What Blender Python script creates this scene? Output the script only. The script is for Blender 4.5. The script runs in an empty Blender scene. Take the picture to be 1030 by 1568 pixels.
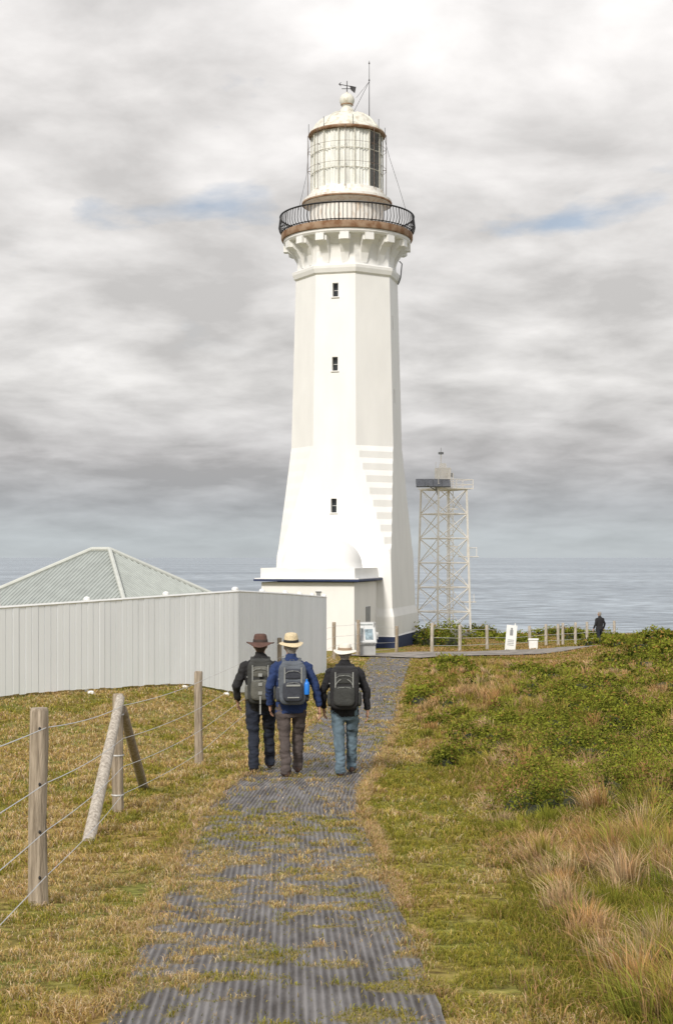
import bpy, math, random
import numpy as np
from mathutils import Vector, Matrix, noise as mnoise
from mathutils.bvhtree import BVHTree
random.seed(7); rng=np.random.default_rng(7)
sc=bpy.context.scene
pi=math.pi
# ---------------------------------------------------------------- materials
def nt(m):
    m.use_nodes=True
    return m.node_tree.nodes,m.node_tree.links
def mat(name,col,rough=.7,scale=6,var=.15,bump=.0,bscale=None,metal=0,col2=None,stretch=(1,1,1),spec=.5,lo=.35,hi=.65,detail=6,stain=None):
    m=bpy.data.materials.new(name); n,l=nt(m); b=n['Principled BSDF']
    b.inputs['Roughness'].default_value=rough; b.inputs['Metallic'].default_value=metal
    b.inputs['Specular IOR Level'].default_value=spec
    tc=n.new('ShaderNodeTexCoord'); mp=n.new('ShaderNodeMapping'); mp.inputs['Scale'].default_value=stretch
    l.new(tc.outputs['Object'],mp.inputs['Vector'])
    no=n.new('ShaderNodeTexNoise'); no.inputs['Scale'].default_value=scale; no.inputs['Detail'].default_value=detail
    l.new(mp.outputs[0],no.inputs['Vector'])
    r=n.new('ShaderNodeValToRGB'); l.new(no.outputs['Fac'],r.inputs['Fac'])
    c2=col2 if col2 else tuple(c*(1-var) for c in col)
    r.color_ramp.elements[0].position=lo; r.color_ramp.elements[1].position=hi
    r.color_ramp.elements[0].color=(*c2,1); r.color_ramp.elements[1].color=(*(col if col2 else tuple(min(1,c*(1+var*.5)) for c in col)),1)
    out=r.outputs['Color']
    if stain:
        n3=n.new('ShaderNodeTexNoise'); n3.inputs['Scale'].default_value=stain[1]; n3.inputs['Detail'].default_value=9; n3.inputs['Roughness'].default_value=.68
        l.new(mp.outputs[0],n3.inputs['Vector']); mr=n.new('ShaderNodeMapRange'); mr.inputs['From Min'].default_value=stain[2]; mr.inputs['From Max'].default_value=stain[2]+.03
        l.new(n3.outputs['Fac'],mr.inputs['Value']); mx=n.new('ShaderNodeMix'); mx.data_type='RGBA'; l.new(mr.outputs[0],mx.inputs['Factor']); l.new(out,mx.inputs['A']); mx.inputs['B'].default_value=(*stain[0],1); out=mx.outputs['Result']
    l.new(out,b.inputs['Base Color'])
    if bump>0:
        n2=n.new('ShaderNodeTexNoise'); n2.inputs['Scale'].default_value=bscale or scale*4; n2.inputs['Detail'].default_value=5
        l.new(mp.outputs[0],n2.inputs['Vector'])
        bp=n.new('ShaderNodeBump'); bp.inputs['Strength'].default_value=bump; bp.inputs['Distance'].default_value=.02
        l.new(n2.outputs['Fac'],bp.inputs['Height']); l.new(bp.outputs[0],b.inputs['Normal'])
    return m
def foliage(name,trans=.35):
    m=bpy.data.materials.new(name); n,l=nt(m); n.remove(n['Principled BSDF']); out=n['Material Output']
    a=n.new('ShaderNodeAttribute'); a.attribute_name='Col'
    d=n.new('ShaderNodeBsdfDiffuse'); t=n.new('ShaderNodeBsdfTranslucent'); x=n.new('ShaderNodeMixShader')
    x.inputs[0].default_value=trans
    l.new(a.outputs['Color'],d.inputs['Color']); l.new(a.outputs['Color'],t.inputs['Color'])
    l.new(d.outputs[0],x.inputs[1]); l.new(t.outputs[0],x.inputs[2]); l.new(x.outputs[0],out.inputs['Surface'])
    return m
# ---------------------------------------------------------------- mesh builder
class MB:
    def __init__(s): s.v=[]; s.f=[]; s.m=[]
    def add(s,vs,fs,mi=0):
        o=len(s.v); s.v+= [tuple(v) for v in vs]; s.f+=[tuple(i+o for i in f) for f in fs]; s.m+=[mi]*len(fs)
    def box(s,c,size,mi=0,rot=None):
        x,y,z=[a/2 for a in size]
        vs=[Vector(p) for p in [(-x,-y,-z),(x,-y,-z),(x,y,-z),(-x,y,-z),(-x,-y,z),(x,-y,z),(x,y,z),(-x,y,z)]]
        if rot is not None: vs=[rot@v for v in vs]
        s.add([v+Vector(c) for v in vs],[(0,3,2,1),(4,5,6,7),(0,1,5,4),(1,2,6,5),(2,3,7,6),(3,0,4,7)],mi)
    def loft(s,secs,n=16,mi=0,ref=(1,0,0),pw=1.0):
        C=[Vector(q[0]) for q in secs]; vs=[]; fs=[]
        for i,q in enumerate(secs):
            t=(C[min(i+1,len(C)-1)]-C[max(i-1,0)])
            if t.length<1e-9: t=Vector((0,0,1))
            t.normalize(); u=Vector(ref)-t*t.dot(Vector(ref))
            if u.length<1e-3: u=Vector((0,1,0))-t*t.y
            u.normalize(); w=t.cross(u)
            for k in range(n):
                a=2*pi*k/n; ca,sa=math.cos(a),math.sin(a)
                ca=math.copysign(abs(ca)**pw,ca); sa=math.copysign(abs(sa)**pw,sa)
                vs.append(C[i]+u*(q[1]*ca)+w*(q[2]*sa))
        for i in range(len(secs)-1):
            for k in range(n):
                k2=(k+1)%n; fs.append((i*n+k,i*n+k2,(i+1)*n+k2,(i+1)*n+k))
        fs.append(tuple(range(n-1,-1,-1))); fs.append(tuple((len(secs)-1)*n+k for k in range(n)))
        s.add(vs,fs,mi)
    def rod(s,p0,p1,r0,r1=None,n=8,mi=0):
        r1=r0 if r1 is None else r1
        s.loft([(p0,r0,r0),(p1,r1,r1)],n,mi)
    def path(s,pts,r,n=6,mi=0): s.loft([(p,r,r) for p in pts],n,mi)
    def lathe(s,prof,n=32,c=(0,0,0),mi=0,sx=1,sy=1,wave=None,a0=0,a1=2*pi,ph=0):
        full=abs(a1-a0-2*pi)<1e-6; vs=[];fs=[]; cnt=n if full else n+1
        for r,z in prof:
            for k in range(cnt):
                a=a0+(a1-a0)*k/n+ph; dz=wave(a,r) if wave else 0
                vs.append((c[0]+r*math.cos(a)*sx,c[1]+r*math.sin(a)*sy,c[2]+z+dz))
        for i in range(len(prof)-1):
            for k in range(n):
                k2=(k+1)%cnt; fs.append((i*cnt+k,i*cnt+k2,(i+1)*cnt+k2,(i+1)*cnt+k))
        s.add(vs,fs,mi)
    def sup(s,c,rad,e=1.0,nu=20,nv=12,mi=0,rot=None):
        f=lambda v:math.copysign(abs(v)**e,v); vs=[];fs=[]
        for j in range(nv+1):
            p=-pi/2+pi*j/nv
            for k in range(nu):
                a=2*pi*k/nu
                v=Vector((rad[0]*f(math.cos(p))*f(math.cos(a)),rad[1]*f(math.cos(p))*f(math.sin(a)),rad[2]*f(math.sin(p))))
                if rot is not None: v=rot@v
                vs.append(v+Vector(c))
        for j in range(nv):
            for k in range(nu):
                k2=(k+1)%nu; fs.append((j*nu+k,j*nu+k2,(j+1)*nu+k2,(j+1)*nu+k))
        s.add(vs,fs,mi)
    def build(s,name,mats,parent=None,smooth=False,loc=None,rotz=0,angle=None):
        me=bpy.data.meshes.new(name); me.from_pydata(s.v,[],s.f)
        for m in (mats if isinstance(mats,(list,tuple)) else [mats]): me.materials.append(m)
        me.polygons.foreach_set('material_index',s.m)
        me.update(); me.validate()
        if smooth: me.polygons.foreach_set('use_smooth',[True]*len(me.polygons))
        ob=bpy.data.objects.new(name,me); sc.collection.objects.link(ob)
        if loc is not None: ob.location=loc
        ob.rotation_euler[2]=rotz
        if parent: ob.parent=parent
        if smooth and angle:
            try: me.set_sharp_from_angle(angle=math.radians(angle))
            except Exception: pass
        return ob
def empty(name,loc=(0,0,0),rz=0):
    e=bpy.data.objects.new(name,None); e.empty_display_size=.3; sc.collection.objects.link(e)
    e.location=loc; e.rotation_euler[2]=rz; return e
# ---------------------------------------------------------------- noise / terrain
_H=rng.random((256,256))
def vn(x,y):
    x=np.asarray(x,float);y=np.asarray(y,float)
    xi=np.floor(x).astype(int);yi=np.floor(y).astype(int);fx=x-xi;fy=y-yi
    fx=fx*fx*(3-2*fx);fy=fy*fy*(3-2*fy)
    a=_H[xi%256,yi%256];b=_H[(xi+1)%256,yi%256];c=_H[xi%256,(yi+1)%256];d=_H[(xi+1)%256,(yi+1)%256]
    return (a*(1-fx)+b*fx)*(1-fy)+(c*(1-fx)+d*fx)*fy
def fbm(x,y,o=4):
    s=0;a=.5;t=0
    for i in range(o):
        s=s+a*vn(x*2**i+17.3*i,y*2**i+5.1*i);t+=a;a*=.5
    return s/t
def ss(a,b,x):
    t=np.clip((x-a)/(b-a),0,1);return t*t*(3-2*t)
PY=np.array([2,5.2,8.2,11,14.1,16.2,18.6,22,28,35,44,57,61])
PL=np.array([-.75,-.84,-1.0,-1.15,-1.24,-1.2,-1.05,-.8,-.35,.05,.65,1.3,1.5])
PR=np.array([.45,.40,.36,.30,.20,.28,.51,.78,1.16,1.57,2.1,3.0,3.3])
def pl(y): return np.interp(y,PY,PL)
def pr(y): return np.interp(y,PY,PR)
def hb(y): return np.interp(y,[3,5.2,8.2,14,18.6,28,35,60],[1.0,1.0,1.12,1.38,1.25,1.5,1.8,3.4])  # heath boundary
_ty=np.arange(-70,260,.5)
_tz=np.interp(_ty,[-70,0,5.2,8.6,14,18,25,28,35,44,60,76,92,97,106,125,250],[-.6,-1.55,-1.72,-2.1,-2.5,-2.76,-3.08,-3.2,-3.43,-3.7,-4.2,-4.75,-4.95,-6,-18,-37,-40])
_k=np.hanning(7);_k/=_k.sum();_tz=np.convolve(np.pad(_tz,3,mode='edge'),_k,'valid')
def terr(x,y):
    x=np.asarray(x,float);y=np.asarray(y,float)
    off=(fbm(x*.06+3,y*0+1,2)-.5)*8*ss(8,25,np.abs(x-3))
    z=np.interp(y+off*ss(70,90,y),_ty,_tz)
    z=z+.42*ss(-1.6,-3.8,x)*ss(19,30,y)*(1-ss(46,58,y))
    z=z+.75*ss(8.5,14,x)*np.exp(-((y-57)/10)**2)
    hz=ss(.1,1.6,x-hb(y))*(1-ss(34,48,y))
    z=z+hz*(.26*(fbm(x*.6,y*.35,3)*1.6-.3)+.44*(fbm(x*.9+4,y*.55+2,2)-.42))
    z=z+.10*(fbm(x*.35+9,y*.35,3)-.5)*ss(1.6,3,np.abs(x-.2))
    side=np.maximum(ss(-60,-95,x),ss(50,85,x)); z=z*(1-side)+np.minimum(z,-38)*side
    return z
def T(x,y): return float(terr(x,y))
# ---------------------------------------------------------------- ground
def fast(me,co,loops,starts):
    me.vertices.add(len(co)); me.vertices.foreach_set('co',np.asarray(co,np.float32).ravel())
    me.loops.add(len(loops)); me.loops.foreach_set('vertex_index',np.asarray(loops,np.int32))
    me.polygons.add(len(starts)); me.polygons.foreach_set('loop_start',np.asarray(starts,np.int32))
    me.update(calc_edges=True)
def gridmesh(name,xs,ys,zf,m):
    X,Y=np.meshgrid(xs,ys); Z=zf(X,Y); nx=len(xs);ny=len(ys)
    co=np.stack([X,Y,Z],-1).reshape(-1,3)
    i=np.arange((nx-1)*(ny-1)); r=i//(nx-1); c=i%(nx-1); a=r*nx+c
    f=np.stack([a,a+1,a+1+nx,a+nx],-1)
    me=bpy.data.meshes.new(name); fast(me,co,f.reshape(-1),np.arange(len(f))*4)
    me.polygons.foreach_set('use_smooth',np.ones(len(f),bool))
    me.materials.append(m); ob=bpy.data.objects.new(name,me); sc.collection.objects.link(ob); return ob
def ground_mat():
    m=bpy.data.materials.new('turf'); n,l=nt(m); b=n['Principled BSDF']; b.inputs['Roughness'].default_value=.95; b.inputs['Specular IOR Level'].default_value=.1
    tc=n.new('ShaderNodeTexCoord')
    def N(s,d=6):
        q=n.new('ShaderNodeTexNoise'); q.inputs['Scale'].default_value=s; q.inputs['Detail'].default_value=d; l.new(tc.outputs['Object'],q.inputs['Vector']); return q
    a=N(.7);c=N(14,8)
    r=n.new('ShaderNodeValToRGB'); l.new(c.outputs['Fac'],r.inputs['Fac'])
    e=r.color_ramp.elements; e[0].position=.32; e[0].color=(.10,.07,.028,1); e[1].position=.7; e[1].color=(.38,.30,.12,1)
    k=e.new(.5); k.color=(.20,.165,.055,1)
    r2=n.new('ShaderNodeValToRGB'); l.new(a.outputs['Fac'],r2.inputs['Fac']); e=r2.color_ramp.elements
    e[0].position=.4;e[0].color=(.75,.95,.6,1);e[1].position=.62;e[1].color=(1.15,1.0,.9,1)
    mx=n.new('ShaderNodeMix'); mx.data_type='RGBA'; mx.blend_type='MULTIPLY'; mx.inputs['Factor'].default_value=1
    l.new(r.outputs[0],mx.inputs['A']); l.new(r2.outputs[0],mx.inputs['B']); l.new(mx.outputs['Result'],b.inputs['Base Color'])
    bp=n.new('ShaderNodeBump'); bp.inputs['Strength'].default_value=.8; bp.inputs['Distance'].default_value=.03
    l.new(c.outputs['Fac'],bp.inputs['Height']); l.new(bp.outputs[0],b.inputs['Normal'])
    return m
xs=np.concatenate([np.linspace(-110,-16,40,endpoint=False),np.linspace(-16,-4,40,endpoint=False),np.linspace(-4,5,60,endpoint=False),np.linspace(5,22,70,endpoint=False),np.linspace(22,100,34)])
ys=np.concatenate([np.linspace(-65,2,20,endpoint=False),np.linspace(2,30,140,endpoint=False),np.linspace(30,130,200)])
gridmesh('ground',xs,ys,terr,ground_mat())
# ---------------------------------------------------------------- sea
def sea_mat():
    m=bpy.data.materials.new('sea_water'); n,l=nt(m); b=n['Principled BSDF']
    b.inputs['Roughness'].default_value=.35
    tc=n.new('ShaderNodeTexCoord'); mp=n.new('ShaderNodeMapping'); mp.inputs['Scale'].default_value=(.4,1,1); l.new(tc.outputs['Object'],mp.inputs['Vector'])
    a=n.new('ShaderNodeTexNoise'); a.inputs['Scale'].default_value=.10; a.inputs['Detail'].default_value=9; a.inputs['Roughness'].default_value=.65; l.new(mp.outputs[0],a.inputs['Vector'])
    c=n.new('ShaderNodeTexNoise'); c.inputs['Scale'].default_value=.0030; c.inputs['Detail'].default_value=5; l.new(mp.outputs[0],c.inputs['Vector'])
    r=n.new('ShaderNodeValToRGB'); l.new(c.outputs['Fac'],r.inputs['Fac']); e=r.color_ramp.elements
    e[0].position=.38;e[0].color=(.18,.22,.26,1);e[1].position=.62;e[1].color=(.30,.35,.395,1)
    r3=n.new('ShaderNodeValToRGB'); l.new(a.outputs['Fac'],r3.inputs['Fac']); e=r3.color_ramp.elements
    e[0].position=.42;e[0].color=(.45,.48,.52,1);e[1].position=.60;e[1].color=(1.5,1.5,1.5,1)
    mx=n.new('ShaderNodeMix'); mx.data_type='RGBA'; mx.blend_type='MULTIPLY'; mx.inputs['Factor'].default_value=1
    l.new(r.outputs[0],mx.inputs['A']); l.new(r3.outputs[0],mx.inputs['B']); l.new(mx.outputs['Result'],b.inputs['Base Color'])
    bp=n.new('ShaderNodeBump'); bp.inputs['Strength'].default_value=.9; bp.inputs['Distance'].default_value=2.5
    l.new(a.outputs['Fac'],bp.inputs['Height']); l.new(bp.outputs[0],b.inputs['Normal'])
    return m
sea=MB(); sea.add([(-40000,-40000,0),(40000,-40000,0),(40000,60000,0),(-40000,60000,0)],[(0,1,2,3)]); sea.build('sea',sea_mat(),loc=(0,0,-32))
# ---------------------------------------------------------------- path
def pmask(x,y):
    u=(x-pl(y))/(pr(y)-pl(y))
    wx=fbm(x*3+31,y*3+7,2)*1.6
    m=.34*fbm(x*4.3+4,y*4.5+wx,3)+.46*fbm(x*8.3+11+wx,y*9.1+3+wx*1.7,3)+.20*fbm(x*1.3+2,y*1.3+9,3)
    m=m+.10*np.clip(1-u*4,0,1)+.06*np.clip((u-.85)*6,0,1)
    m=m+np.interp(y,[4,5.5,7,8,9,10.5,12,13.4,14.4,17,19,24,40],[-.045,-.04,-.015,-.005,-.01,.01,.045,.04,-.12,-.10,-.03,-.02,-.05])
    return m
def path_mesh():
    ysp=np.concatenate([np.arange(3,20,.04),np.arange(20,61,.35)]); nu=44
    U,Y=np.meshgrid(np.linspace(0,1,nu),ysp)
    jag=(fbm(Y*2.2,Y*0+3,3)-.5)*.22; jag2=(fbm(Y*2.5,Y*0+8,3)-.5)*.05
    X=pl(Y)+(pr(Y)-pl(Y))*U; X[:,0]-=np.abs(jag[:,0]); X[:,-1]+=np.abs(jag2[:,-1]); Z=terr(X,Y)+.018
    UU=(X-pl(Y))/(pr(Y)-pl(Y))
    co=np.stack([X,Y,Z],-1).reshape(-1,3); ny=len(ysp)
    i=np.arange((nu-1)*(ny-1)); r=i//(nu-1); c=i%(nu-1); a=r*nu+c
    f=np.stack([a,a+1,a+1+nu,a+nu],-1)
    me=bpy.data.meshes.new('footpath'); fast(me,co,f.reshape(-1),np.arange(len(f))*4)
    uv=me.uv_layers.new(name='UVMap'); lv=f.reshape(-1)
    uv.data.foreach_set('uv',np.stack([UU.reshape(-1)[lv],Y.reshape(-1)[lv]],-1).astype(np.float32).ravel())
    at=me.attributes.new('grassy','FLOAT','POINT'); at.data.foreach_set('value',pmask(X,Y).astype(np.float32).ravel())
    me.polygons.foreach_set('use_smooth',np.ones(len(f),bool))
    m=bpy.data.materials.new('ribbed_rubber_matting'); n,l=nt(m); b=n['Principled BSDF']; b.inputs['Roughness'].default_value=.75; b.inputs['Specular IOR Level'].default_value=.3
    uvn=n.new('ShaderNodeUVMap'); sp=n.new('ShaderNodeSeparateXYZ'); l.new(uvn.outputs[0],sp.inputs[0])
    mu=n.new('ShaderNodeMath'); mu.operation='MULTIPLY'; mu.inputs[1].default_value=2*pi*36; l.new(sp.outputs[0],mu.inputs[0])
    si=n.new('ShaderNodeMath'); si.operation='SINE'; l.new(mu.outputs[0],si.inputs[0])
    tc=n.new('ShaderNodeTexCoord'); mp=n.new('ShaderNodeMapping'); mp.inputs['Scale'].default_value=(9,1.6,1); mp.inputs['Rotation'].default_value=(0,0,.06); l.new(tc.outputs['Object'],mp.inputs[0])
    no=n.new('ShaderNodeTexNoise'); no.inputs['Scale'].default_value=1.0; no.inputs['Detail'].default_value=7; no.inputs['Roughness'].default_value=.6; l.new(mp.outputs[0],no.inputs['Vector'])
    ad=n.new('ShaderNodeMath'); ad.operation='MULTIPLY_ADD'; ad.inputs[1].default_value=.28; l.new(si.outputs[0],ad.inputs[0]); 
    m4=n.new('ShaderNodeMath'); m4.operation='MULTIPLY'; m4.inputs[1].default_value=2.3; l.new(no.outputs['Fac'],m4.inputs[0]); l.new(m4.outputs[0],ad.inputs[2])
    r=n.new('ShaderNodeValToRGB'); e=r.color_ramp.elements; e[0].position=.30;e[0].color=(.05,.043,.04,1);e[1].position=.76;e[1].color=(.22,.21,.21,1)
    dv=n.new('ShaderNodeMath'); dv.operation='MULTIPLY'; dv.inputs[1].default_value=.45; l.new(ad.outputs[0],dv.inputs[0]); l.new(dv.outputs[0],r.inputs['Fac'])
    at=n.new('ShaderNodeAttribute'); at.attribute_name='grassy'
    n3=n.new('ShaderNodeTexNoise'); n3.inputs['Scale'].default_value=40; n3.inputs['Detail'].default_value=4; l.new(tc.outputs['Object'],n3.inputs['Vector'])
    a2=n.new('ShaderNodeMath'); a2.operation='MULTIPLY_ADD'; a2.inputs[1].default_value=.20; l.new(n3.outputs['Fac'],a2.inputs[0]); l.new(at.outputs['Fac'],a2.inputs[2])
    r2=n.new('ShaderNodeMapRange'); r2.inputs['From Min'].default_value=.60; r2.inputs['From Max'].default_value=.71; l.new(a2.outputs[0],r2.inputs['Value'])
    mx=n.new('ShaderNodeMix'); mx.data_type='RGBA'; l.new(r2.outputs[0],mx.inputs['Factor']); l.new(r.outputs[0],mx.inputs['A']); mx.inputs['B'].default_value=(.20,.16,.075,1)
    l.new(mx.outputs['Result'],b.inputs['Base Color'])
    bp=n.new('ShaderNodeBump'); bp.inputs['Strength'].default_value=.6; bp.inputs['Distance'].default_value=.006; l.new(si.outputs[0],bp.inputs['Height']); l.new(bp.outputs[0],b.inputs['Normal'])
    me.materials.append(m); ob=bpy.data.objects.new('footpath',me); sc.collection.objects.link(ob)
path_mesh()
def road():
    cx=[1.6,3.5,6,9,12,15.5,19]; cy=[59,61.2,62.6,64.5,67.5,72,78]
    pts=[]; 
    for t in np.linspace(0,6,60): pts.append((np.interp(t,range(7),cx),np.interp(t,range(7),cy)))
    mb=MB(); vs=[];fs=[]; nw=7
    for i,p in enumerate(pts):
        q=pts[min(i+1,59)];o=pts[max(i-1,0)];d=Vector((q[0]-o[0],q[1]-o[1],0)).normalized();s=Vector((-d.y,d.x,0))
        for k in range(nw):
            w=(k/(nw-1)-.5)*4.6; x=p[0]+s.x*w;y=p[1]+s.y*w; vs.append((x,y,T(x,y)+.06))
    for i in range(59):
        for k in range(nw-1): a=i*nw+k; fs.append((a,a+nw,a+nw+1,a+1))
    mb.add(vs,fs); mb.build('access_road',mat('worn_asphalt',(.25,.225,.20),.9,2.5,.5,.3,60),smooth=True)
road()
# ---------------------------------------------------------------- shrub layout
cent=[]
def cl(n,x0,x1,y0,y1,r0,r1,h0,h1,tone=.12):
    for i in range(n):
        r=random.uniform(r0,r1); cent.append((random.uniform(x0,x1),random.uniform(y0,y1),r,random.uniform(h0,h1),tone+random.uniform(-.12,.2)))
def wedge(n,y0,y1,f0,f1,r0,r1,h0,h1,tone=.12):
    for i in range(n):
        y=random.uniform(y0,y1); r=random.uniform(r0,r1); cent.append((y*random.uniform(f0,f1),y,r,random.uniform(h0,h1),tone+random.uniform(-.12,.2)))
wedge(40,13.0,18,.125,.28,.24,.48,.34,.54)
wedge(46,18,27,.14,.29,.3,.62,.36,.62)
wedge(12,20,27,.085,.13,.25,.4,.28,.4)
wedge(5,10.5,12.5,.20,.27,.2,.32,.24,.34)
wedge(30,27,38,.13,.27,.4,.7,.32,.56)
cl(26,8.5,16,37,52,.5,1.0,.3,.55)
cl(34,11,19,48,62,.5,1.1,.3,.6)
cl(24,3.4,8,33,54,.4,.8,.25,.42)
cl(7,1.85,2.5,30,34,.3,.5,.38,.52,.3)
cl(4,1.40,1.62,18.8,19.3,.2,.26,.32,.42,0)
cl(6,1.7,2.6,22,27,.2,.35,.25,.38,.1)
cl(60,3,30,79,92,.7,1.5,.3,.7)
cl(7,4.4,6.2,74,79,.6,1.0,.9,1.3,.1)
cl(22,16,28,60,76,.7,1.4,.4,.8)
cl(6,12.5,14.6,70,73,.5,.8,.5,.75)
def nearbush(x,y,f=.8):
    m=np.zeros(len(x),bool)
    for (bx,by,br_,_,_) in cent: m|=((x-bx)**2+(y-by)**2)<(br_*f)**2
    return m
# ---------------------------------------------------------------- blades
grassM=foliage('grass_blades',.4); leafM=foliage('leaf',.25)
def blades(name,P,h,w,lean,col,m,tipcol=None,root=.75):
    bl_=np.array([1,1,1.35]); col=col*bl_; tipcol=None if tipcol is None else tipcol*bl_
    N=len(P); a=rng.random(N)*2*pi; s=np.stack([np.cos(a),np.sin(a),np.zeros(N)],-1)*(w/2)[:,None]
    if lean.ndim==1:
        b=rng.random(N)*2*pi; Lv=np.stack([np.cos(b),np.sin(b),np.zeros(N)],-1)*(lean*h)[:,None]; la=lean
    else: Lv=lean*h[:,None]; la=np.linalg.norm(lean,axis=1)
    up=np.zeros((N,3)); up[:,2]=h
    mid=P+up*.6+Lv*.33; tip=P+up*np.clip(1-.35*la,.15,1)[:,None]+Lv
    V=np.stack([P-s,P+s,mid-s*.75,mid+s*.75,tip],1).reshape(-1,3)
    base=np.arange(N)[:,None]*5; lp=(base+np.array([0,1,3,2,2,3,4])).reshape(-1)
    st=(np.arange(N)[:,None]*7+np.array([0,4])).reshape(-1)
    me=bpy.data.meshes.new(name); fast(me,V,lp,st)
    tc=col if tipcol is None else tipcol
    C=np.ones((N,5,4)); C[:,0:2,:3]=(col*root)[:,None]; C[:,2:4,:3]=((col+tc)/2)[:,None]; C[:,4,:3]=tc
    at=me.attributes.new('Col','FLOAT_COLOR','POINT'); at.data.foreach_set('color',C.astype(np.float32).ravel())
    me.materials.append(m); ob=bpy.data.objects.new(name,me); sc.collection.objects.link(ob); return ob
def pal(cols,w,N,jit=.3):
    cols=np.array(cols);w=np.array(w,float);w/=w.sum(); i=rng.choice(len(cols),N,p=w)
    return cols[i]*(1+jit*(rng.random((N,1))*2-1))*(1+.08*(rng.random((N,3))*2-1))
def sample(N,y0,y1,xl,xr):
    y=np.exp(rng.uniform(np.log(y0),np.log(y1),N)); x=xl(y)+(xr(y)-xl(y))*rng.random(N); return x,y
def inview_l(y): return -.25*y-1.0
def inview_r(y): return .25*y+1.0
# lawn
x,y=sample(560000,3.6,62,inview_l,inview_r)
onp=(x>pl(y)-.03)&(x<pr(y)+.02)&(y<61)
pm=pmask(x,y)+ (rng.random(len(x))-.5)*.12
hbn=hb(y)+(fbm(x*1.5,y*1.1,3)-.5)*.9
hf=fbm(x*8+3,y*6+1,2)
keep=np.where(onp,(pm>.548)|(rng.random(len(x))<.035),(x<hbn+.15)&(hf+(rng.random(len(x))-.5)*.3>.34))
keep&=~((y>58.5)&(x>1))
x=x[keep];y=y[keep];onp=onp[keep];hf=hf[keep];N=len(x)
n1=fbm(x*.9,y*.5,4); n2=fbm(x*3+7,y*2+3,3)
green=pal([(.34,.31,.040),(.21,.22,.028),(.43,.365,.055)],[3,2,2],N); straw=pal([(.64,.48,.14),(.76,.60,.29),(.52,.36,.10),(.38,.225,.08)],[4,3,3,1],N)
leftdry=ss(6,14,y)*ss(-.9,-2.2,x)*.24+.10*(x<pl(y))
fr=np.clip((n1-.5)*2.6+(n2-.5)*2.8+.50+leftdry-.28*((x>pr(y))&(y>6)),.05,.95)
isS=rng.random(N)<fr
col=np.where(isS[:,None],straw,green)
edge=np.exp(-((x-pr(y))/.09)**2)+.6*np.exp(-((x-pl(y))/.09)**2)
h=(.012+.020*rng.random(N)+.085*np.clip(hf-.42,0,1)+.06*np.clip(n2-.48,0,1))*(1+edge*.8*np.clip((n1-.3)*3,0,1)); h=np.where(onp,h*.7,h)
h*=np.clip(y/9,.9,1.6)
w=np.maximum(.0038,.00058*y)*(.7+.6*rng.random(N))
col=np.where((edge>.4)[:,None]&(rng.random(N)<.4)[:,None],pal([(.58,.44,.19),(.50,.33,.11)],[1,1],N),col)
P=np.stack([x,y,terr(x,y)+np.where(onp,.016,-.002)],-1)
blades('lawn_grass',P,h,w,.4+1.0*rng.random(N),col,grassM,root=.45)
yy=np.exp(rng.uniform(np.log(4.5),np.log(40),26000)); side=rng.random(26000)<.75
xx=np.where(side,pr(yy)+rng.normal(.05,.03,26000),pl(yy)+rng.normal(-.05,.06,26000))
k=fbm(yy*1.7,side*9.,3)+.10*(np.abs(yy-10)<3)>.50; xx=xx[k];yy=yy[k];N=len(xx)
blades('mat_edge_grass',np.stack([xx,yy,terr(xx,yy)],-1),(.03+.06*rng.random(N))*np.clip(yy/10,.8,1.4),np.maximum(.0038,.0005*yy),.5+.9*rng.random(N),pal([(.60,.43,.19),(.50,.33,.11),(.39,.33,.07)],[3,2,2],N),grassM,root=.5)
# heath undergrowth
x,y=sample(230000,4.5,95,lambda q:hb(q)-.3,inview_r)
hbn=hb(y)+(fbm(x*1.5,y*1.1,3)-.5)*.9
rd=(y>56)&(np.abs(y-np.interp(x,[1.6,3.5,6,9,12,15.5,19],[59,61.2,62.6,64.5,67.5,72,78]))<2.9)&(x<19)
k=(x>hbn-.1*rng.random(len(x)))&~rd&~nearbush(x,y,.75); x=x[k];y=y[k];N=len(x)
n1=fbm(x*.7,y*.45,4); 
g=pal([(.24,.23,.03),(.32,.28,.04),(.15,.16,.022)],[3,3,2],N); s=pal([(.52,.335,.12),(.42,.25,.08),(.60,.42,.19),(.43,.34,.08)],[3,3,2,3],N)
col=np.where((rng.random(N)<np.clip((n1-.5)*3+.58,.1,.95))[:,None],s,g)
ds=ss(0,1.2,x-hb(y))
far=1-ss(45,60,y)*.5
blades('heath_grass',np.stack([x,y,terr(x,y)],-1),(.05+.15*rng.random(N)*(.3+.7*ds)+.08*n1*ds)*far,np.maximum(.0045,.00058*y),.3+.8*rng.random(N),col,grassM,root=.42)
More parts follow.
